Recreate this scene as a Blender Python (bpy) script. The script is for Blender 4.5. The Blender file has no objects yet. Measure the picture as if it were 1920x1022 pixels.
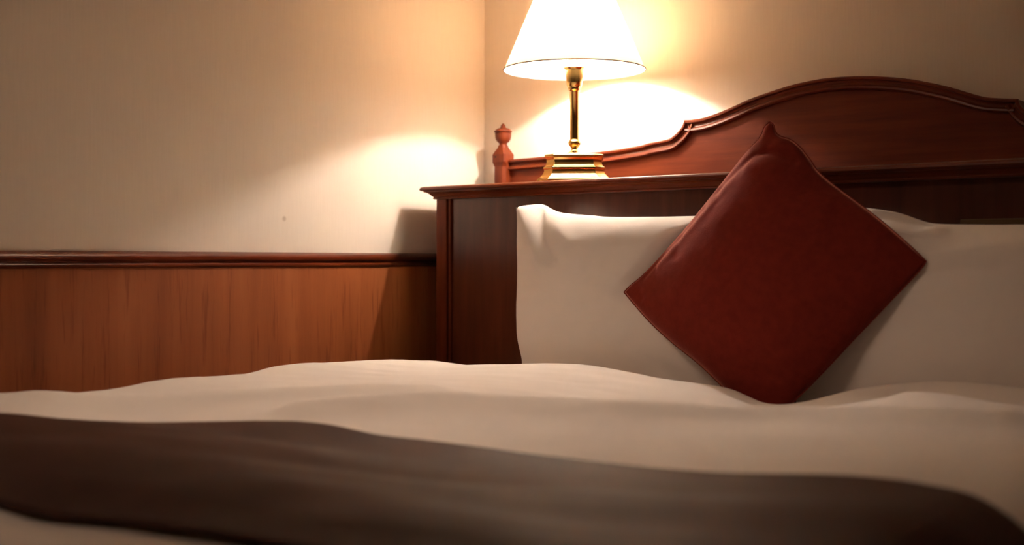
import bpy, bmesh, math, random
import numpy as np
from mathutils import Vector, Matrix, noise

random.seed(4)
S = bpy.context.scene
COL = S.collection

# ------------------------------------------------------------------ camera, world, exposure
CAM = Vector((2.273, -2.7928, 0.88))
cam_data = bpy.data.cameras.new('camera')
cam = bpy.data.objects.new('camera', cam_data)
COL.objects.link(cam)
cam.location = CAM
cam.rotation_euler = (math.radians(90), 0, math.radians(37.9))
cam_data.sensor_width = 36.0
cam_data.lens = 45.0
cam_data.shift_y = -21.0 / 1920.0
cam_data.clip_start = 0.05
cam_data.dof.use_dof = True
cam_data.dof.focus_distance = 2.85
cam_data.dof.aperture_fstop = 2.6
S.camera = cam

world = bpy.data.worlds.new('world')
S.world = world
world.use_nodes = True
world.node_tree.nodes['Background'].inputs[0].default_value = (0.02, 0.018, 0.016, 1)
world.node_tree.nodes['Background'].inputs[1].default_value = 0.3

S.view_settings.view_transform = 'Standard'
S.view_settings.look = 'None'
S.view_settings.gamma = 1.0
S.view_settings.use_curve_mapping = False
S.view_settings.exposure = 0.30

LAMP_STRENGTH = 1780.0
LAMP_COLOR = (1.0, 0.835, 0.725)
# dim soft fill light added out of view over the bed to brighten the pillows
fill = bpy.data.lights.new('added_bed_fill', 'AREA')
fill.shape = 'DISK'; fill.size = 1.1; fill.energy = 2.55; fill.color = (1.0, 0.70, 0.50); fill.spread = math.radians(70)
fill_obj = bpy.data.objects.new('added_bed_fill', fill)
COL.objects.link(fill_obj)
fill_obj.location = (0.85, -2.2, 2.36)
fill_obj.rotation_euler = (Vector((0.85, -0.95, 0.65)) - Vector(fill_obj.location)).to_track_quat('-Z', 'Y').to_euler()

S.cycles.max_bounces = 12
S.cycles.diffuse_bounces = 8
S.cycles.glossy_bounces = 4
S.cycles.transmission_bounces = 8
S.cycles.sample_clamp_indirect = 0.0
S.cycles.use_denoising = True

# ------------------------------------------------------------------ materials
def srgb(r, g, b):
    def f(c):
        c /= 255.0
        return c / 12.92 if c <= 0.04045 else ((c + 0.055) / 1.055) ** 2.4
    return (f(r), f(g), f(b), 1.0)

class NT:
    def __init__(self, name):
        self.m = bpy.data.materials.new(name)
        self.m.use_nodes = True
        self.t = self.m.node_tree
        self.n = self.t.nodes
        self.b = self.n['Principled BSDF']
        self.out = self.n['Material Output']
    def node(self, kind, **kw):
        x = self.n.new(kind)
        for k, v in kw.items():
            setattr(x, k, v)
        return x
    def link(self, a, b):
        self.t.links.new(a, b)
    def set(self, **kw):
        for k, v in kw.items():
            self.b.inputs[k.replace('_', ' ')].default_value = v
    def coords(self, scale):
        tc = self.node('ShaderNodeTexCoord')
        mp = self.node('ShaderNodeMapping')
        mp.inputs['Scale'].default_value = scale
        self.link(tc.outputs['Object'], mp.inputs['Vector'])
        return mp.outputs['Vector']
    def noise(self, vec, scale=1.0, detail=4.0, rough=0.55):
        x = self.node('ShaderNodeTexNoise')
        x.inputs['Scale'].default_value = scale
        x.inputs['Detail'].default_value = detail
        x.inputs['Roughness'].default_value = rough
        self.link(vec, x.inputs['Vector'])
        return x.outputs['Fac']
    def ramp(self, fac, stops):
        r = self.node('ShaderNodeValToRGB')
        e = r.color_ramp.elements
        e[0].position, e[0].color = stops[0]
        e[1].position, e[1].color = stops[-1]
        for p, c in stops[1:-1]:
            q = e.new(p)
            q.color = c
        self.link(fac, r.inputs['Fac'])
        return r.outputs['Color']
    def bump(self, fac, strength, dist=0.001):
        b = self.node('ShaderNodeBump')
        b.inputs['Strength'].default_value = strength
        b.inputs['Distance'].default_value = dist
        self.link(fac, b.inputs['Height'])
        self.link(b.outputs['Normal'], self.b.inputs['Normal'])
        return b

def wood(name, dark, mid, light, scale, rough=0.5, coat=0.06, bump=0.15):
    k = NT(name)
    v = k.coords(scale)
    n1 = k.noise(v, 1.0, 6, 0.6)
    k.link(k.ramp(n1, [(0.28, dark), (0.5, mid), (0.72, light)]), k.b.inputs['Base Color'])
    k.set(Roughness=rough, Coat_Weight=coat, Coat_Roughness=0.22, Specular_IOR_Level=0.22)
    k.bump(n1, bump, 0.0006)
    return k.m

W_DARK, W_MID, W_LIGHT = (0.090, 0.0145, 0.0045, 1), (0.135, 0.0235, 0.006, 1), (0.18, 0.036, 0.0085, 1)
M = {}
M['wood_x'] = wood('cherry_wood_along', W_DARK, W_MID, W_LIGHT, (3, 45, 45))
M['wood_z'] = wood('cherry_wood_upright', W_DARK, W_MID, W_LIGHT, (45, 45, 3))
M['wood_y'] = wood('cherry_wood_deep', W_DARK, W_MID, W_LIGHT, (45, 3, 45))
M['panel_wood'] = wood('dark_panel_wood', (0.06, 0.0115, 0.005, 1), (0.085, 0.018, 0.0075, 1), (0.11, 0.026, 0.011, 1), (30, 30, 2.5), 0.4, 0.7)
k = NT('wainscot_veneer')
n1 = k.noise(k.coords((9, 9, 0.55)), 1.0, 7, 0.62)
n2 = k.noise(k.coords((85, 85, 6.5)), 1.0, 3, 0.6)
c1 = k.ramp(n1, [(0.30, (0.24, 0.064, 0.017, 1)), (0.5, (0.345, 0.100, 0.029, 1)), (0.70, (0.43, 0.14, 0.045, 1))])
c2 = k.ramp(n2, [(0.28, (0.70, 0.60, 0.52, 1)), (0.44, (1, 1, 1, 1)), (1.0, (1, 1, 1, 1))])
mm = k.node('ShaderNodeMix', data_type='RGBA', blend_type='MULTIPLY')
mm.inputs['Factor'].default_value = 1.0
k.link(c1, mm.inputs[6]); k.link(c2, mm.inputs[7])
k.link(mm.outputs[2], k.b.inputs['Base Color'])
k.set(Roughness=0.5, Specular_IOR_Level=0.25, Coat_Weight=0.08, Coat_Roughness=0.3)
k.bump(n2, 0.15, 0.0005)
M['veneer'] = k.m
M['tan_wood'] = wood('tan_wood', (0.10, 0.055, 0.025, 1), (0.13, 0.075, 0.033, 1), (0.16, 0.095, 0.042, 1), (3, 40, 40), 0.5, 0.1)
M['moulding_x'] = wood('polished_moulding_along', W_DARK, W_MID, W_LIGHT, (3, 45, 45), 0.38, 0.55)
M['moulding_y'] = wood('polished_moulding_deep', W_DARK, W_MID, W_LIGHT, (45, 3, 45), 0.38, 0.55)
M['floor_wood'] = wood('floor_wood', (0.10, 0.05, 0.025, 1), (0.15, 0.08, 0.04, 1), (0.2, 0.11, 0.06, 1), (40, 2, 40), 0.5, 0.1)

def wall_mat(name, scuff=None):
    k = NT(name)
    v = k.coords((260, 260, 12))
    n1 = k.noise(v, 1.0, 3, 0.5)
    col = k.ramp(n1, [(0.3, (0.73, 0.665, 0.575, 1)), (0.7, (0.76, 0.695, 0.605, 1))])
    if scuff:
        tc = k.node('ShaderNodeTexCoord')
        d = k.node('ShaderNodeVectorMath', operation='DISTANCE')
        k.link(tc.outputs['Object'], d.inputs[0])
        d.inputs[1].default_value = scuff
        mr = k.node('ShaderNodeMapRange')
        mr.inputs['From Min'].default_value = 0.003
        mr.inputs['From Max'].default_value = 0.008
        mr.inputs['To Min'].default_value = 0.45
        mr.inputs['To Max'].default_value = 0.0
        k.link(d.outputs['Value'], mr.inputs['Value'])
        mx = k.node('ShaderNodeMix', data_type='RGBA')
        k.link(mr.outputs['Result'], mx.inputs['Factor'])
        k.link(col, mx.inputs[6])
        mx.inputs[7].default_value = (0.25, 0.15, 0.08, 1)
        col = mx.outputs[2]
    k.link(col, k.b.inputs['Base Color'])
    k.set(Roughness=0.7)
    k.bump(n1, 0.12, 0.0008)
    return k.m
M['wall'] = wall_mat('cream_wallpaper')
M['wall_scuff'] = wall_mat('cream_wallpaper_scuffed', (0.0, -0.7454, 0.9804))

def plain(name, col, rough=0.8, **kw):
    k = NT(name)
    k.set(Base_Color=col, Roughness=rough, **kw)
    return k.m
M['ceiling'] = plain('ceiling_paint', (0.72, 0.68, 0.62, 1), 0.9)

def cloth(name, c0, c1, weave, bump, rough=0.85, sheen=0.0, big=3.0, spec=0.15):
    k = NT(name)
    v = k.coords((1, 1, 1))
    n1 = k.noise(v, big, 3, 0.5)
    k.link(k.ramp(n1, [(0.3, c0), (0.7, c1)]), k.b.inputs['Base Color'])
    k.set(Roughness=rough, Sheen_Weight=sheen, Sheen_Roughness=0.5, Specular_IOR_Level=spec)
    n2 = k.noise(v, weave, 2, 0.6)
    k.bump(n2, bump, 0.001)
    return k.m
M['sheet'] = cloth('white_cotton', (0.74, 0.70, 0.66, 1), (0.78, 0.745, 0.70, 1), 320, 0.10, 0.85, 0.0)
M['pillowcase'] = cloth('white_pillowcase', (0.74, 0.695, 0.65, 1), (0.78, 0.735, 0.69, 1), 320, 0.10, 0.85, 0.0)
M['linen'] = cloth('rust_red_linen', (0.155, 0.0150, 0.0085, 1), (0.19, 0.0195, 0.0108, 1), 420, 0.45, 0.9, 0.08, 60)
_lb = M['linen'].node_tree.nodes['Principled BSDF']
_lb.inputs['Sheen Weight'].default_value = 1.0
_lb.inputs['Sheen Roughness'].default_value = 0.3
_lb.inputs['Sheen Tint'].default_value = (1.0, 0.40, 0.30, 1)
M['runner'] = cloth('brown_runner_cloth', (0.046, 0.0185, 0.013, 1), (0.082, 0.033, 0.023, 1), 260, 0.2, 0.6, 0.0, 5.0)
M['mattress'] = plain('mattress_ticking', (0.6, 0.58, 0.54, 1), 0.9)
M['black'] = plain('black_hole', (0.008, 0.004, 0.003, 1), 0.8)

k = NT('polished_brass')
k.set(Base_Color=(0.72, 0.47, 0.16, 1), Metallic=1.0, Roughness=0.16)
M['brass'] = k.m

# fabric shade: lets warm light through
k = NT('shade_fabric')
tr = k.node('ShaderNodeBsdfTranslucent'); tr.inputs[0].default_value = (0.92, 0.65, 0.41, 1)
df = k.node('ShaderNodeBsdfDiffuse'); df.inputs[0].default_value = (0.86, 0.82, 0.75, 1)
mx = k.node('ShaderNodeMixShader'); mx.inputs[0].default_value = 0.225
k.link(df.outputs[0], mx.inputs[1]); k.link(tr.outputs[0], mx.inputs[2])
k.link(mx.outputs[0], k.out.inputs[0])
M['shade'] = k.m
M['hem'] = plain('shade_hem', (0.16, 0.12, 0.085, 1), 0.9)

k = NT('bulb_glow')
em = k.node('ShaderNodeEmission')
em.inputs[0].default_value = (*LAMP_COLOR, 1); em.inputs[1].default_value = LAMP_STRENGTH
k.link(em.outputs[0], k.out.inputs[0])
M['bulb'] = k.m

# ------------------------------------------------------------------ helpers
def obj(name, bm, mat, parent=None, smooth=False, bevel=0.0):
    me = bpy.data.meshes.new(name)
    bmesh.ops.recalc_face_normals(bm, faces=bm.faces)
    bm.to_mesh(me); bm.free()
    me.materials.append(mat)
    o = bpy.data.objects.new(name, me)
    COL.objects.link(o)
    if parent is not None:
        o.parent = parent
        o.matrix_parent_inverse = Matrix.Translation(parent.location).inverted() if parent.rotation_euler.z == 0 else (Matrix.LocRotScale(parent.location, parent.rotation_euler, None)).inverted()
    if bevel:
        b = o.modifiers.new('bevel', 'BEVEL'); b.width = bevel; b.segments = 2; b.limit_method = 'ANGLE'; b.angle_limit = math.radians(40)
    if smooth:
        for p in me.polygons: p.use_smooth = True
    return o

def thing(name, label, cat, loc):
    o = bpy.data.objects.new(name, None)
    COL.objects.link(o)
    o.location = loc; o.empty_display_size = 0.05
    o['label'] = label; o['category'] = cat
    return o

def tag(o, label, cat, group=None):
    o['label'] = label; o['category'] = cat
    if group: o['group'] = group
    return o

def struct(o):
    o['kind'] = 'structure'
    return o

def box(bm, a, b):
    vs = [bm.verts.new((x, y, z)) for x in (a[0], b[0]) for y in (a[1], b[1]) for z in (a[2], b[2])]
    for f in ((0, 1, 3, 2), (4, 6, 7, 5), (0, 4, 5, 1), (2, 3, 7, 6), (0, 2, 6, 4), (1, 5, 7, 3)):
        bm.faces.new([vs[i] for i in f])
    return bm

def boxbm(a, b): return box(bmesh.new(), a, b)

def loft(bm, rings, cap=True):
    R = [[bm.verts.new(p) for p in r] for r in rings]
    n = len(R[0])
    for i in range(len(R) - 1):
        for j in range(n):
            bm.faces.new((R[i][j], R[i][(j + 1) % n], R[i + 1][(j + 1) % n], R[i + 1][j]))
    if cap:
        bm.faces.new(R[0][::-1]); bm.faces.new(R[-1])
    return bm

def lathe(profile, centre, n=40, cap=True, bm=None):
    bm = bm or bmesh.new()
    rings = [[(centre[0] + r * math.cos(2 * math.pi * j / n), centre[1] + r * math.sin(2 * math.pi * j / n), z) for j in range(n)] for r, z in profile]
    return loft(bm, rings, cap)

def chamfer_square(c, h, ch, z, rot):
    """Square ring of half width h whose corners are cut by ch, turned by rot."""
    pts = [(h, -h + ch), (h, h - ch), (h - ch, h), (-h + ch, h), (-h, h - ch), (-h, -h + ch), (-h + ch, -h), (h - ch, -h)]
    cs, sn = math.cos(rot), math.sin(rot)
    return [(c[0] + x * cs - y * sn, c[1] + x * sn + y * cs, z) for x, y in pts]

def sweep(path, prof, side):
    """Sweep prof (outward, z) along an open 2-D path with mitred corners; side = +1 puts outward to the right of travel."""
    bm = bmesh.new()
    n = len(path); rows = []
    P = [Vector(p) for p in path]
    for i in range(n):
        d0 = (P[i] - P[i - 1]).normalized() if i else None
        d1 = (P[i + 1] - P[i]).normalized() if i < n - 1 else None
        n0 = Vector((d0.y, -d0.x)) * side if d0 else None
        n1 = Vector((d1.y, -d1.x)) * side if d1 else None
        if n0 is None: m = n1
        elif n1 is None: m = n0
        else:
            m = (n0 + n1); m = m / max(m.dot(n0), 0.2)
        rows.append([(P[i].x + m.x * o, P[i].y + m.y * o, z) for o, z in prof])
    return loft(bm, rows)

def catmull(pts, sub=8):
    P = [np.array(p, float) for p in pts]
    P = [2 * P[0] - P[1]] + P + [2 * P[-1] - P[-2]]
    out = []
    for i in range(1, len(P) - 2):
        for k in range(sub):
            t = k / sub
            a, b, c, d = P[i - 1], P[i], P[i + 1], P[i + 2]
            out.append(0.5 * (2 * b + (c - a) * t + (2 * a - 5 * b + 4 * c - d) * t * t + (3 * b - a - 3 * c + d) * t ** 3))
    out.append(P[-2])
    return out

def resample(pts, n):
    A = np.array(pts, float)
    d = np.r_[0, np.cumsum(np.linalg.norm(np.diff(A, axis=0), axis=1))]
    t = np.linspace(0, d[-1], n)
    return np.stack([np.interp(t, d, A[:, i]) for i in range(A.shape[1])], 1)

def grid_mesh(name, V, closed_pairs=None):
    pass

# ------------------------------------------------------------------ room
RX, RY, CZ = 4.3, -4.6, 2.45
wall_left = struct(obj('wall_left', boxbm((-0.12, RY - 0.12, 0), (0, 0.12, CZ)), M['wall_scuff']))
wall_back = struct(obj('wall_back', boxbm((0, 0, 0), (RX, 0.12, CZ)), M['wall']))
struct(obj('wall_right', boxbm((RX, RY - 0.12, 0), (RX + 0.12, 0.12, CZ)), M['wall']))
struct(obj('wall_front', boxbm((0, RY - 0.12, 0), (RX, RY, CZ)), M['wall']))
struct(obj('floor', boxbm((-0.12, RY - 0.12, -0.1), (RX + 0.12, 0.12, 0)), M['floor_wood']))
struct(obj('ceiling', boxbm((-0.12, RY - 0.12, CZ), (RX + 0.12, 0.12, CZ + 0.1)), M['ceiling']))
# wainscot veneer and the moulded chair rail that caps it
obj('wainscot_panel', boxbm((0.0, RY, 0.0), (0.007, -0.001, 0.872)), M['veneer'], wall_left)
rail_prof = [(0.0, 0.866), (0.009, 0.866), (0.0105, 0.868), (0.013, 0.870), (0.014, 0.873), (0.013, 0.876), (0.0105, 0.8775), (0.0105, 0.880),
             (0.015, 0.8815), (0.0185, 0.884), (0.0205, 0.888), (0.0205, 0.892), (0.018, 0.8965), (0.013, 0.8995), (0.009, 0.901), (0.0, 0.901)]
struct(obj('trim_1', sweep([(0.0, RY), (0.0, -0.001)], rail_prof, 1), M['moulding_y'], None, True))

# ------------------------------------------------------------------ headboard
HX0, HX1 = 0.084, 2.061
HY = -0.30
HZ = 1.073
hb = thing('headboard', 'cherry wood headboard with ledge and arched scroll top behind the pillows', 'headboard', (1.0725, -0.15, 0))
# carcass front
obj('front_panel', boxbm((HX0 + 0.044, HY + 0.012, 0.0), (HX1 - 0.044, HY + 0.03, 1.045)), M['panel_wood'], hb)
for x0 in (HX0, HX1 - 0.044):
    bm = boxbm((x0 + 0.0, HY, 0.0), (x0 + 0.034, HY + 0.045, 1.042))
    obj('stile', bm, M['wood_z'], hb, bevel=0.002)
    xb = x0 + 0.036 if x0 == HX0 else x0 - 0.008
    obj('bead', boxbm((xb, HY + 0.005, 0.0), (xb + 0.008, HY + 0.03, 1.042)), M['wood_z'], hb, bevel=0.002)
for x0 in (HX0, HX1 - 0.02):
    obj('side_panel', boxbm((x0, HY + 0.045, 0.0), (x0 + 0.02, -0.001, 1.042)), M['wood_z'], hb)
# pale inset panel low on the right of the front
obj('inset_panel', boxbm((1.434, HY - 0.002, 0.55), (1.95, HY + 0.012, 0.9615)), M['tan_wood'], hb, bevel=0.002)['label'] = 'paler brown inset panel'
# ledge board with its moulded edge
obj('ledge', boxbm((HX0, HY, 1.040), (HX1, -0.001, HZ - 0.0005)), M['wood_x'], hb)
led = [(0.0, 1.040), (0.002, 1.040), (0.005, 1.0405), (0.0065, 1.043), (0.005, 1.0455), (0.0065, 1.047), (0.009, 1.049), (0.0125, 1.0535), (0.018, 1.057), (0.0235, 1.0585),
       (0.0235, 1.0605), (0.0285, 1.0615), (0.031, 1.0635), (0.0305, 1.067), (0.0285, 1.0705), (0.022, HZ), (0.0, HZ)]
obj('ledge_moulding', sweep([(HX0, -0.001), (HX0, HY), (HX1, HY), (HX1, -0.001)], led, 1), M['moulding_x'], hb)
# arch outline (x, z) on the panel's face
segA = [(0.107, 1.155), (0.2244, 1.157), (0.4301, 1.1615), (0.5433, 1.1705), (0.5771, 1.1763), (0.6274, 1.1820), (0.6436, 1.1885), (0.6594, 1.1999), (0.6705, 1.2123), (0.676, 1.2258)]
segB = [(0.676, 1.2258), (0.6955, 1.2252), (0.7274, 1.2275), (0.7715, 1.2373), (0.8178, 1.2518), (0.8629, 1.2661), (0.952, 1.286), (1.0145, 1.2942), (1.0703, 1.2963), (1.1509, 1.2916), (1.2288, 1.2797), (1.2797, 1.2672), (1.3289, 1.2521), (1.377, 1.2338), (1.406, 1.2244), (1.4389, 1.2195), (1.4690, 1.2163)]
segC = [(2.145 - x, z - 0.0095) for x, z in segA[::-1]]
out = catmull(segA, 5)[:-1] + catmull(segB, 6)[:-1] + catmull(segC, 5)
bm = bmesh.new()
rows = []
for x, z in out:
    rows.append([bm.verts.new(v) for v in ((x, -0.045, 1.07), (x, -0.045, z), (x, -0.004, z), (x, -0.004, 1.07))])
for a, b in zip(rows[:-1], rows[1:]):
    for j in range(4):
        bm.faces.new((a[j], a[(j + 1) % 4], b[(j + 1) % 4], b[j]))
bm.faces.new(rows[0]); bm.faces.new(rows[-1][::-1])
obj('arch_panel', bm, M['wood_x'], hb)
# moulding strip that follows the arch, proud of the panel face
def offset_path(pts, d):
    P = [Vector(p) for p in pts]; res = []
    for i in range(len(P)):
        d0 = (P[i] - P[i - 1]).normalized() if i else (P[1] - P[0]).normalized()
        d1 = (P[i + 1] - P[i]).normalized() if i < len(P) - 1 else d0
        n0 = Vector((d0.y, -d0.x)); n1 = Vector((d1.y, -d1.x))
        m = n0 + n1; m = m / max(m.dot(n0), 0.35)
        res.append(P[i] + m * d)
    return res
prof = [(-0.001, 0.0), (-0.001, 0.009), (0.002, 0.012), (0.006, 0.012), (0.008, 0.006), (0.012, 0.004), (0.017, 0.006), (0.021, 0.010), (0.025, 0.011), (0.0275, 0.008), (0.029, 0.0)]
offs = [offset_path(out, d) for d, f in prof]
bm = bmesh.new()
loft(bm, [[(offs[j][i].x, -0.044 - prof[j][1], offs[j][i].y) for j in range(len(prof))] for i in range(len(out))])
obj('arch_moulding', bm, M['moulding_x'], hb)
# finial posts at both ends of the ledge
for px in (0.107, 2.038):
    c = (px, -0.050)
    bm = bmesh.new()
    loft(bm, [chamfer_square(c, 0.0205, 0.008, HZ, 0), chamfer_square(c, 0.0205, 0.008, 1.138, 0), chamfer_square(c, 0.0225, 0.004, 1.150, 0), chamfer_square(c, 0.0225, 0.004, 1.171, 0),
              chamfer_square(c, 0.0125, 0.004, 1.190, 0), chamfer_square(c, 0.0105, 0.0045, 1.198, 0)])
    post = obj('finial_post', bm, M['wood_z'], hb, bevel=0.001)
    hd = [(0.0108, 1.196), (0.0105, 1.200), (0.012, 1.203), (0.016, 1.206), (0.0195, 1.211), (0.0215, 1.218), (0.0222, 1.226), (0.0222, 1.232), (0.0245, 1.2325), (0.0245, 1.2355), (0.0215, 1.238),
          (0.0165, 1.2415), (0.011, 1.2435), (0.0075, 1.2445), (0.007, 1.247), (0.0055, 1.2515), (0.002, 1.256), (0.0003, 1.257)]
    obj('acorn_knob', lathe(hd, c, 28), M['wood_z'], post, True)
    h = obj('screw_hole', lathe([(0.0026, 0.0), (0.0026, 0.0012)], (0, 0), 12), M['black'], post)
    for v in h.data.vertices:
        x, y, z = v.co
        v.co = (px - 0.009 + x, c[1] - 0.0217 - z, 1.164 + y)

# ------------------------------------------------------------------ table lamp
LX, LY = 0.4501, -0.20
lamp = thing('table_lamp', 'lit brass table lamp with cream cone shade on the headboard ledge', 'lamp', (LX, LY, HZ))
rot = math.radians(34)
c = (LX, LY)
base = [(0.089, 1.073), (0.090, 1.076), (0.089, 1.0795), (0.086, 1.0815), (0.081, 1.086), (0.076, 1.092), (0.073, 1.098), (0.0725, 1.103), (0.0745, 1.1055), (0.0745, 1.109), (0.071, 1.111),
        (0.0685, 1.115), (0.067, 1.121), (0.067, 1.127), (0.069, 1.132), (0.0715, 1.1345), (0.0715, 1.1385), (0.069, 1.1405), (0.04, 1.1425), (0.02, 1.1435)]
bm = bmesh.new()
loft(bm, [chamfer_square(c, h, h * 0.30, z, rot) for h, z in base])
obj('base', bm, M['brass'], lamp, bevel=0.0008)
stem = [(0.022, 1.142), (0.0215, 1.145), (0.017, 1.148), (0.011, 1.152), (0.008, 1.156), (0.0078, 1.159), (0.009, 1.161), (0.0125, 1.166), (0.0155, 1.170), (0.0155, 1.174), (0.0135, 1.178), (0.0115, 1.1805),
        (0.0112, 1.183), (0.0112, 1.303), (0.0125, 1.304)]
obj('stem', lathe(stem, c, 32), M['brass'], lamp, True)
cup = [(0.012, 1.301), (0.0150, 1.303), (0.0158, 1.307), (0.0158, 1.311), (0.0182, 1.3125), (0.0205, 1.325), (0.0222, 1.340), (0.0230, 1.352), (0.0235, 1.355), (0.0275, 1.3575), (0.0275, 1.3595), (0.020, 1.3595), (0.0150, 1.3595), (0.0150, 1.385)]
obj('socket_cup', lathe(cup, c, 36), M['brass'], lamp, True)
BZ = 1.443
blb = [(0.006, BZ - 0.0145), (0.0115, BZ - 0.010), (0.0140, BZ - 0.002), (0.0140, BZ + 0.004), (0.0115, BZ + 0.011), (0.006, BZ + 0.0155), (0.002, BZ + 0.0165)]
obj('bulb', lathe(blb, c, 24), M['bulb'], lamp, True)['label'] = 'glowing bulb'
obj('bulb_holder', lathe([(0.0125, 1.384), (0.0125, 1.402), (0.0085, 1.412), (0.006, BZ - 0.0145)], c, 24), M['brass'], lamp, True)
# shade: thin cone with inner and outer skins
R0, Z0, R1, Z1 = 0.1745, 1.3525, 0.0575, 1.630
bm = bmesh.new(); n = 72
def ring(r, z): return [(LX + r * math.cos(2 * math.pi * j / n), LY + r * math.sin(2 * math.pi * j / n), z) for j in range(n)]
rr = [ring(R0 + (R1 - R0) * t, Z0 + (Z1 - Z0) * t) for t in np.linspace(0, 1, 9)]
R = [[bm.verts.new(p) for p in r] for r in rr]
for i in range(8):
    for j in range(n):
        bm.faces.new((R[i][j], R[i][(j + 1) % n], R[i + 1][(j + 1) % n], R[i + 1][j]))
shade = obj('lamp_shade', bm, M['shade'], lamp, True)
for r_, z_, nm in ((R0 + 0.0012, Z0 + 0.0005, 'hem_ring'), (R1, Z1, 'top_ring')):
    bm = bmesh.new(); m = 8
    rings = []
    for j in range(n):
        a = 2 * math.pi * j / n
        rings.append([bm.verts.new((LX + (r_ + 0.0013 * math.cos(q)) * math.cos(a), LY + (r_ + 0.0013 * math.cos(q)) * math.sin(a), z_ + 0.0016 * math.sin(q))) for q in [2 * math.pi * i / m for i in range(m)]])
    for j in range(n):
        for i in range(m):
            bm.faces.new((rings[j][i], rings[j][(i + 1) % m], rings[(j + 1) % n][(i + 1) % m], rings[(j + 1) % n][i]))
    obj(nm, bm, M['hem'], shade, True)
# harp wires and spider arms that carry the shade
bm = bmesh.new()
def wire(p, q, r=0.0011):
    p, q = Vector(p), Vector(q); d = (q - p).normalized(); u = d.orthogonal().normalized(); v = d.cross(u)
    loft(bm, [[tuple(b + (u * math.cos(t) + v * math.sin(t)) * r) for t in [2 * math.pi * i / 6 for i in range(6)]] for b in (p, q)])
for s in (-1, 1):
    arc = [(0.016, 1.365), (0.034, 1.40), (0.044, 1.45), (0.044, 1.51), (0.034, 1.57), (0.014, 1.615), (0.0, 1.622)]
    for (a0, z0), (a1, z1) in zip(arc[:-1], arc[1:]):
        wire((LX + s * a0, LY, z0), (LX + s * a1, LY, z1))
for q in range(3):
    a = q * 2.094 + 0.4
    wire((LX, LY, 1.622), (LX + R1 * math.cos(a), LY + R1 * math.sin(a), Z1))
obj('shade_harp', bm, M['brass'], lamp)

# ------------------------------------------------------------------ bed
bed = thing('bed', 'upholstered bed base and mattress under the white duvet', 'bed', (1.08, -1.3, 0))
obj('bed_base', boxbm((0.27, -2.27, 0.12), (1.87, -0.32, 0.32)), M['mattress'], bed, bevel=0.01)
obj('mattress', boxbm((0.26, -2.28, 0.32), (1.88, -0.315, 0.525)), M['mattress'], bed, bevel=0.04)
for lx in (0.36, 1.78):
    for ly in (-2.18, -0.42):
        obj('leg', lathe([(0.025, 0.0), (0.032, 0.12)], (lx, ly), 16), M['wood_z'], bed)

# ---- duvet: a height field over the mattress, rolled down at the sides and the foot
CTRL = [  # x, y, z of points the quilted surface passes through
    (0.30, -2.2, 0.650), (0.30, -1.95, 0.655), (0.30, -1.64, 0.659), (0.30, -1.435, 0.648), (0.30, -1.297, 0.6585), (0.30, -1.104, 0.6555), (0.30, -1.02, 0.666), (0.30, -0.916, 0.666), (0.30, -0.58, 0.651), (0.30, -0.425, 0.6285), (0.30, -0.34, 0.61),
    (0.42, -0.56, 0.640), (0.557, -0.56, 0.6445), (0.782, -0.57, 0.657), (0.861, -0.58, 0.650), (1.035, -0.60, 0.637), (1.105, -0.61, 0.638), (1.198, -0.62, 0.613), (1.281, -0.61, 0.626), (1.363, -0.60, 0.651), (1.50, -0.60, 0.671), (1.63, -0.60, 0.672), (1.80, -0.60, 0.655),
    (0.45, -0.42, 0.615), (0.60, -0.44, 0.600), (0.80, -0.44, 0.600), (1.0, -0.48, 0.59), (1.2, -0.50, 0.565), (1.4, -0.46, 0.60), (1.6, -0.46, 0.61), (1.8, -0.46, 0.61),
    (0.5, -0.34, 0.59), (0.9, -0.34, 0.57), (1.3, -0.34, 0.57), (1.8, -0.34, 0.58),
    (0.45, -1.58, 0.628), (0.60, -1.54, 0.622), (0.858, -1.5, 0.634), (0.941, -1.5, 0.634), (1.021, -1.5, 0.627), (1.121, -1.5, 0.627), (1.267, -1.5, 0.625), (1.429, -1.5, 0.625), (1.573, -1.5, 0.629), (1.731, -1.5, 0.642), (1.83, -1.5, 0.642),
    (0.55, -1.25, 0.652), (0.80, -1.20, 0.655), (0.90, -0.90, 0.652), (0.55, -0.85, 0.655), (1.10, -0.85, 0.628), (1.27, -0.88, 0.622), (1.23, -1.14, 0.648), (1.45, -0.98, 0.640), (1.24, -0.76, 0.615), (1.36, -0.76, 0.632), (1.70, -0.80, 0.655), (1.75, -1.15, 0.650),
    (0.6, -1.8, 0.64), (1.0, -1.8, 0.625), (1.4, -1.8, 0.632), (1.75, -1.8, 0.64),
    (1.087, -2.1, 0.606), (1.198, -2.1, 0.617), (1.298, -2.1, 0.623), (1.395, -2.1, 0.627), (1.75, -2.1, 0.635), (0.7, -2.1, 0.63),
]
FOLDS = [  # (points along the crest), height, width
    ([(0.34, -1.56), (0.50, -1.36), (0.80, -1.16)], 0.014, 0.055),
    ([(0.78, -1.40), (0.92, -1.24), (1.20, -1.17), (1.42, -1.01), (1.70, -0.95)], 0.022, 0.058),
    ([(1.52, -0.80), (1.66, -0.85), (1.90, -0.88)], 0.016, 0.05),
    ([(1.48, -0.70), (1.62, -0.72), (1.90, -0.74)], -0.016, 0.04),
]
cp = np.array(CTRL)
def phi(r): return np.where(r > 1e-9, r * r * np.log(np.maximum(r, 1e-9)), 0.0)
nC = len(cp)
K = phi(np.linalg.norm(cp[:, None, :2] - cp[None, :, :2], axis=2)) + np.eye(nC) * 3e-4
Pm = np.c_[np.ones(nC), cp[:, :2]]
A = np.block([[K, Pm], [Pm.T, np.zeros((3, 3))]])
coef = np.linalg.solve(A, np.r_[cp[:, 2], np.zeros(3)])
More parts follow.
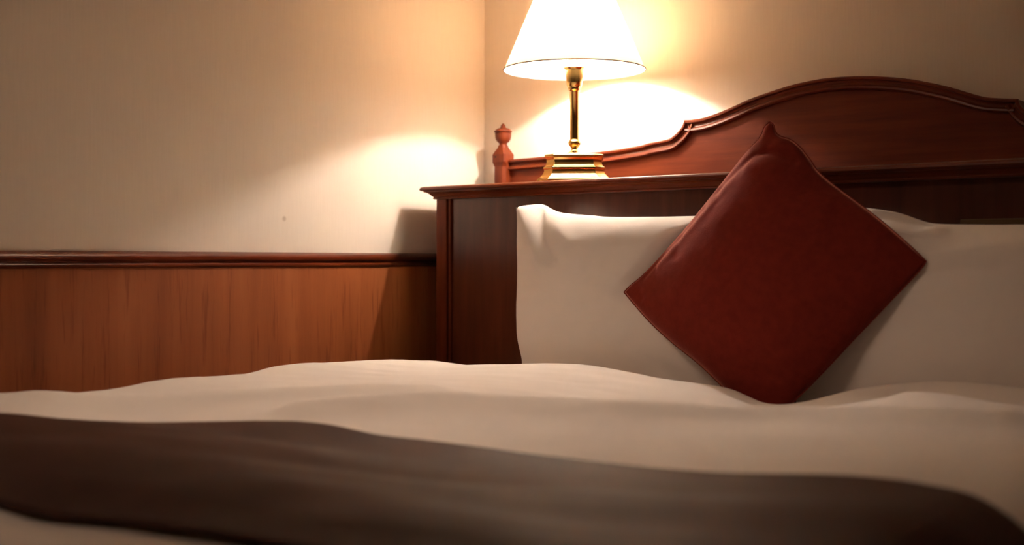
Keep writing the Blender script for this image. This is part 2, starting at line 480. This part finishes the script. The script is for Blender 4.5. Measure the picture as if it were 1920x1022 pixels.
def seg_dist(X, Y, pts):
    d = np.full(X.shape, 9.0)
    for (ax, ay), (bx, by) in zip(pts[:-1], pts[1:]):
        vx, vy = bx - ax, by - ay
        t = np.clip(((X - ax) * vx + (Y - ay) * vy) / (vx * vx + vy * vy), 0, 1)
        d = np.minimum(d, np.hypot(X - ax - t * vx, Y - ay - t * vy))
    return d
def H(X, Y):
    X = np.asarray(X, float); Y = np.asarray(Y, float)
    z = coef[nC] + coef[nC + 1] * X + coef[nC + 2] * Y
    for i in range(nC):
        z = z + coef[i] * phi(np.hypot(X - cp[i, 0], Y - cp[i, 1]))
    for pts, amp, w in FOLDS:
        z = z + amp * np.exp(-(seg_dist(X, Y, pts) / w) ** 2)
    return z
DX0, DX1, DY0, DY1 = 0.30, 1.83, -2.20, -0.335
def roll(u, lo, hi, r_lo, r_hi):
    """Arc length coordinate u: flat between lo and hi, then a quarter roll and a straight drop. Gives position and drop."""
    p = np.clip(u, lo, hi).copy(); dz = np.zeros_like(p)
    for sgn, edge, r in ((-1, lo, r_lo), (1, hi, r_hi)):
        d = np.maximum(sgn * (u - edge), 0)
        a = np.minimum(d / r, math.pi / 2)
        p = p + sgn * r * np.sin(a)
        dz = dz - r * (1 - np.cos(a)) - np.maximum(d - r * math.pi / 2, 0)
    return p, dz
def surface(name, mat, us, vfun, nv, lift, extra, thick, nofoot=False):
    us = np.asarray(us)
    vv = np.linspace(0, 1, nv)
    U, T = np.meshgrid(us, vv, indexing='ij')
    Vy = vfun(U, T)
    x, dzx = roll(U, DX0, DX1, 0.075, 0.15)
    y, dzy = roll(Vy, DY0, 9.0, 0.09, 0.1)
    z = H(np.clip(U, DX0 - 0.02, DX1 + 0.02), np.clip(Vy, DY0, DY1)) + dzx + dzy + lift + extra(U, Vy, T)
    # push the hanging parts outward by the lift as well
    x = x + np.where(U > DX1, 1, np.where(U < DX0, -1, 0)) * lift * np.minimum(-dzx / 0.07, 1)
    nu = len(us)
    verts = np.stack([x, y, z], -1).reshape(-1, 3)
    faces = [(i * nv + j, (i + 1) * nv + j, (i + 1) * nv + j + 1, i * nv + j + 1) for i in range(nu - 1) for j in range(nv - 1)]
    me = bpy.data.meshes.new(name)
    me.from_pydata(verts.tolist(), [], faces)
    me.materials.append(mat)
    for p in me.polygons: p.use_smooth = True
    o = bpy.data.objects.new(name, me)
    COL.objects.link(o)
    s = o.modifiers.new('thickness', 'SOLIDIFY'); s.thickness = thick; s.offset = -1
    return o
def fbm(X, Y, sx, sy, seed):
    out = np.empty(X.shape)
    it = np.nditer([X, Y], flags=['multi_index'])
    for a, b in it:
        out[it.multi_index] = noise.noise((float(a) * sx + seed, float(b) * sy, seed * 0.37)) + 0.5 * noise.noise((float(a) * sx * 2.1 + seed, float(b) * sy * 2.1, seed))
    return out
def duvet_detail(X, Y, T):
    return 0.0022 * fbm(X, Y, 4, 6, 3.1) + 0.0012 * fbm(X + 0.6 * Y, Y - 0.3 * X, 6, 24, 7.7)
us = np.linspace(-0.02, 2.28, 190)
duvet = surface('duvet', M['sheet'], us, lambda U, T: -2.55 + T * (2.55 - 0.335), 180, 0.0, duvet_detail, 0.022)
tag(duvet, 'puffy white duvet spread over the bed below the pillows', 'duvet')

# ---- brown bed runner laid across the foot of the duvet
def run_v(U, T):
    far = np.interp(U, [0.0, 0.30, 0.46, 0.53, 0.60, 0.70, 0.80, 0.87, 1.0, 1.78, 1.86, 1.95, 2.4], [-1.98, -1.92, -1.80, -1.72, -1.635, -1.57, -1.528, -1.506, -1.50, -1.503, -1.525, -1.565, -1.60])
    near = np.interp(U, [0.0, 0.6, 1.0, 1.4, 2.4], [-2.07, -2.055, -2.045, -2.055, -2.10])
    return near + (far - near) * T
def run_detail(X, Y, T):
    w = np.clip((1 - T) / 0.4, 0, 1) ** 1.6 * np.clip(T / 0.12, 0, 1)
    return 0.004 + w * (0.014 * fbm(X + 0.5 * Y, Y - 0.2 * X, 2.2, 5.0, 11.3) + 0.011 * np.sin(11 * Y + 3.2 * X) + 0.006)
us = np.linspace(-0.01, 2.25, 150)
runner = surface('bed_runner', M['runner'], us, run_v, 70, 0.008, run_detail, 0.006)
tag(runner, 'dark brown satin runner lying across the foot of the white duvet', 'bed runner')

# ------------------------------------------------------------------ pillows and cushion
# cushion: stands on one corner, leaning on the pillows
cT, cL, cB, cR = (1.0873, -0.4169, 1.1642), (0.7924, -0.5041, 0.8144), (1.1567, -0.5671, 0.5615), (1.4358, -0.4877, 0.88)
c_bot = [cL, (0.8607, -0.5181, 0.758), (0.9248, -0.529, 0.7144), (0.9951, -0.5394, 0.6728), (1.0651, -0.5516, 0.6237), cB]
c_top = [cT, (1.0963, -0.4184, 1.158), (1.103, -0.4224, 1.1422), (1.1161, -0.425, 1.1315), (1.138, -0.427, 1.1236), (1.1607, -0.4311, 1.1071), (1.184, -0.4373, 1.0822), (1.2185, -0.4467, 1.0445), (1.3291, -0.4661, 0.9666), (1.3958, -0.4791, 0.9145), cR]
c_left = [cL, (0.8074, -0.5004, 0.8292), (0.8448, -0.4925, 0.8609), (0.9411, -0.4662, 0.9663), (1.0414, -0.4328, 1.1004), (1.0625, -0.427, 1.1236), (1.0726, -0.4233, 1.1385), (1.0777, -0.4192, 1.1548), cT]
c_right = [cB, (1.2459, -0.5432, 0.6574), (1.3069, -0.5256, 0.7281), (1.3667, -0.5085, 0.7964), (1.4228, -0.4926, 0.8605), cR]
nC5 = (0.0, -0.9703, 0.2419)
def puff(name, mat, bottom, top, left, right, normal, T_front, T_back, pw, q, detail, nu=90, nv=72, parent=None, dent=False, roll_top=0.0):
    """Stuffed case between four border curves (Coons patch), swollen along normal on both sides."""
    b, t = resample(catmull(bottom), nu), resample(catmull(top), nu)
    l, r = resample(catmull(left), nv), resample(catmull(right), nv)
    u = np.linspace(0, 1, nu)[:, None, None]; v = np.linspace(0, 1, nv)[None, :, None]
    P = (1 - v) * b[:, None] + v * t[:, None] + (1 - u) * l[None] + u * r[None] - ((1 - u) * (1 - v) * b[0] + u * (1 - v) * b[-1] + (1 - u) * v * t[0] + u * v * t[-1])
    s = 2 * u[..., 0] - 1; w = 2 * v[..., 0] - 1
    fu = np.maximum(1 - np.abs(s) ** pw, 0) ** q; fv = np.maximum(1 - np.abs(w) ** pw, 0) ** q
    th = fu * fv
    nrm = np.array(normal, float); nrm /= np.linalg.norm(nrm)
    det = detail(s + 0 * w, w + 0 * s) * np.minimum(th * 5, 1)
    up = np.clip(w / 0.9, 0, 1)
    Fr = P + nrm * (T_front * th * (1 + roll_top * up * up * (3 - 2 * up)) + det)[..., None]
    Bk = P - nrm * (T_back * th)[..., None]
    if dent:   # the cushion leans here: keep the case behind the cushion's back
        M2 = np.array([[cR[0] - cB[0], cL[0] - cB[0]], [cR[2] - cB[2], cL[2] - cB[2]]])
        ab = np.linalg.solve(M2, np.stack([Fr[..., 0].ravel() - cB[0], Fr[..., 2].ravel() - cB[2]]))
        a_, b_ = (2 * ab[0] - 1).reshape(Fr.shape[:2]), (2 * ab[1] - 1).reshape(Fr.shape[:2])
        edge = np.maximum(np.abs(a_), np.abs(b_))
        inside = np.clip((1.12 - edge) / 0.14, 0, 1); inside = inside * inside * (3 - 2 * inside)
        thc = (np.maximum(1 - np.abs(np.clip(a_, -1, 1)) ** 2.3, 0) * np.maximum(1 - np.abs(np.clip(b_, -1, 1)) ** 2.3, 0)) ** 0.62
        plane_y = cB[1] - (Fr[..., 2] - cB[2]) * nC5[2] / nC5[1]
        lim = plane_y + 0.045 * thc + 0.004
        Fr[..., 1] += inside * np.maximum(lim - Fr[..., 1], 0)
        Fr[..., 1] = np.minimum(Fr[..., 1], np.maximum(Bk[..., 1] - 0.004, P[..., 1] * (th < 0.02) - 9.0 * (th >= 0.02)))
    verts = Fr.reshape(-1, 3).tolist(); idx = np.arange(nu * nv).reshape(nu, nv); bidx = idx.copy()
    k_ = len(verts)
    for i in range(nu):
        for j in range(nv):
            if 0 < i < nu - 1 and 0 < j < nv - 1:
                bidx[i, j] = k_; k_ += 1; verts.append(Bk[i, j].tolist())
    faces = []
    for i in range(nu - 1):
        for j in range(nv - 1):
            faces.append((int(idx[i, j]), int(idx[i + 1, j]), int(idx[i + 1, j + 1]), int(idx[i, j + 1])))
            faces.append((int(bidx[i, j]), int(bidx[i, j + 1]), int(bidx[i + 1, j + 1]), int(bidx[i + 1, j])))
    me = bpy.data.meshes.new(name)
    me.from_pydata(verts, [], faces)
    me.materials.append(mat)
    for p in me.polygons: p.use_smooth = True
    bm = bmesh.new(); bm.from_mesh(me); bmesh.ops.recalc_face_normals(bm, faces=bm.faces); bm.to_mesh(me); bm.free()
    o = bpy.data.objects.new(name, me); COL.objects.link(o)
    if parent is not None: o.parent = parent
    return o, b, t, l, r

def crease(s, w, a, b, amp, wid, fade=0.15):
    """A ridge (amp>0) or groove (amp<0) along the line a-b in the case's own coordinates."""
    ax, ay = a; bx, by = b; vx, vy = bx - ax, by - ay; L2 = vx * vx + vy * vy
    t = ((s - ax) * vx + (w - ay) * vy) / L2
    tc = np.clip(t, 0, 1)
    d = np.hypot(s - ax - tc * vx, w - ay - tc * vy)
    return amp * np.exp(-(d / wid) ** 2) * np.clip(np.minimum(t + fade, 1 + fade - t) / fade, 0, 1)

def pillow_detail(kind):
    def f(s, w):
        z = 0.0025 * fbm(s, w, 2.0, 2.0, 2.2 + kind) + 0.0008 * fbm(s, w, 5, 5, 9.1 + kind)
        z += crease(s, w, (-0.93, 0.95), (-0.66, 0.36), 0.011, 0.06) + crease(s, w, (-0.79, 1.0), (-0.53, 0.42), -0.013, 0.05) + crease(s, w, (-0.66, 1.0), (-0.38, 0.62), 0.007, 0.06)
        if kind == 0:
            z += crease(s, w, (0.05, 0.25), (0.75, 0.75), 0.006, 0.06) + crease(s, w, (0.12, 0.12), (0.80, 0.52), -0.006, 0.06) + crease(s, w, (-0.2, 0.45), (0.55, 0.62), -0.004, 0.09)
            z += crease(s, w, (0.5, -0.9), (0.1, -0.35), -0.005, 0.08)
        else:
            z += crease(s, w, (-0.90, 0.84), (-0.34, 0.975), -0.024, 0.05) + crease(s, w, (-0.85, 0.70), (-0.25, 0.885), 0.014, 0.05)
            z += crease(s, w, (-0.6, 0.55), (0.2, 0.72), 0.005, 0.07) + crease(s, w, (-0.55, 0.42), (0.15, 0.5), -0.005, 0.07)
        return z
    return f

n8 = (0.0, -math.cos(math.radians(8)), math.sin(math.radians(8)))
n9 = (0.0, -math.cos(math.radians(9)), math.sin(math.radians(9)))
# left pillow
pl_left = [(0.4886, -0.453, 0.563), (0.477, -0.443, 0.6324), (0.4723, -0.4395, 0.6576), (0.4585, -0.434, 0.6978), (0.4484, -0.4255, 0.7582), (0.444, -0.415, 0.8297), (0.437, -0.4055, 0.9011), (0.4264, -0.3967, 0.9645), (0.4149, -0.3905, 1.0078)]
pl_top = [(0.4149, -0.3905, 1.0078), (0.4424, -0.39, 1.012), (0.4838, -0.3898, 1.0133), (0.5009, -0.39, 1.0108), (0.5213, -0.3915, 1.0014), (0.5526, -0.3928, 0.9919), (0.6352, -0.394, 0.9838), (0.7075, -0.3947, 0.9787), (0.8977, -0.3949, 0.9769), (1.0222, -0.3945, 0.9806), (1.0926, -0.394, 0.9927), (1.1429, -0.393, 1.0008)]
pl_right = [(1.1226, -0.453, 0.563), (1.1076, -0.435, 0.6787), (1.1026, -0.415, 0.7995), (1.1127, -0.4, 0.9203), (1.1429, -0.393, 1.0008)]
pl_bot = [(0.4886, -0.453, 0.563), (0.6899, -0.453, 0.57), (0.9415, -0.453, 0.57), (1.1226, -0.453, 0.563)]
pil1, *_ = puff('pillow', M['pillowcase'], pl_bot, pl_top, pl_left, pl_right, n8, 0.092, 0.066, 2.1, 0.52, pillow_detail(0), dent=True, roll_top=0.4)
tag(pil1, 'plump white pillow standing left of the red cushion, below the lamp', 'pillow', 'white pillows against the headboard')
# right pillow
pr_left = [(1.1565, -0.44, 0.566), (1.1514, -0.425, 0.6774), (1.1614, -0.41, 0.799), (1.1765, -0.395, 0.9104), (1.1814, -0.382, 0.9883)]
pr_top = [(1.1814, -0.382, 0.9883), (1.223, -0.3812, 0.9919), (1.2622, -0.382, 0.9875), (1.3387, -0.384, 0.9749), (1.3839, -0.3865, 0.96), (1.4178, -0.3878, 0.9514), (1.5026, -0.3882, 0.9482), (1.579, -0.3884, 0.9468), (1.713, -0.3884, 0.9468), (1.8345, -0.386, 0.961), (1.8953, -0.385, 0.9732)]
pr_right = [(1.8749, -0.44, 0.566), (1.8648, -0.42, 0.6774), (1.8649, -0.4, 0.799), (1.875, -0.39, 0.9003), (1.8953, -0.385, 0.9732)]
pr_bot = [(1.1565, -0.44, 0.566), (1.4394, -0.442, 0.5711), (1.6723, -0.442, 0.5711), (1.8749, -0.44, 0.566)]
pil2, *_ = puff('pillow', M['pillowcase'], pr_bot, pr_top, pr_left, pr_right, n9, 0.085, 0.060, 2.1, 0.52, pillow_detail(1), dent=True, roll_top=0.35)
tag(pil2, 'white pillow in shade to the right of the red cushion', 'pillow', 'white pillows against the headboard')

def cushion_detail(s, w):
    z = 0.0020 * fbm(s, w, 1.8, 1.8, 5.2) + 0.0006 * fbm(s, w, 7, 7, 1.3)
    # soft gathers that run beside the upper left seam (s = -1) and by the corners
    z += crease(s, w, (-0.93, -0.75), (-0.88, 0.10), -0.0035, 0.035) + crease(s, w, (-0.86, -0.55), (-0.80, 0.45), 0.0028, 0.05) + crease(s, w, (-0.90, 0.25), (-0.84, 0.75), -0.0035, 0.035)
    z += crease(s, w, (-0.95, -0.2), (-0.72, -0.38), -0.0025, 0.045) + crease(s, w, (-0.96, 0.35), (-0.75, 0.22), -0.0022, 0.04) + crease(s, w, (-0.96, -0.85), (-0.75, -0.88), -0.003, 0.05)
    z += crease(s, w, (-0.80, 0.80), (-0.45, 0.90), -0.007, 0.05) + crease(s, w, (-0.78, 0.62), (-0.5, 0.74), 0.004, 0.08)
    z += crease(s, w, (0.05, 0.92), (0.20, 0.66), 0.003, 0.05) + crease(s, w, (0.55, -0.7), (0.85, -0.55), -0.004, 0.06)
    return z
cushion = thing('throw_cushion', 'rust red square cushion standing on one corner against the two white pillows', 'cushion', (1.1567, -0.5671, 0.5615))
cov, cb, ct, cl, cr = puff('cover', M['linen'], c_bot, c_top, c_left, c_right, nC5, 0.090, 0.045, 2.0, 0.60, cushion_detail, 90, 90)
seam_pts = list(cb) + list(cr[1:]) + list(ct[::-1][1:]) + list(cl[::-1][1:-1])
bm = bmesh.new(); m = 6; rings = []
N = len(seam_pts)
for i in range(N):
    a, b_ = Vector(seam_pts[i - 1]), Vector(seam_pts[(i + 1) % N])
    d = (b_ - a).normalized(); nv_ = Vector(nC5); side = d.cross(nv_).normalized()
    p = Vector(seam_pts[i])
    rings.append([bm.verts.new(p + (nv_ * math.cos(q) + side * math.sin(q)) * 0.0016) for q in [2 * math.pi * j / m for j in range(m)]])
for i in range(N):
    for j in range(m):
        bm.faces.new((rings[i][j], rings[i][(j + 1) % m], rings[(i + 1) % N][(j + 1) % m], rings[(i + 1) % N][j]))
seam = obj('seam', bm, M['linen'], cushion, True)
cov.parent = cushion
cov.matrix_parent_inverse = Matrix.Translation(cushion.location).inverted()
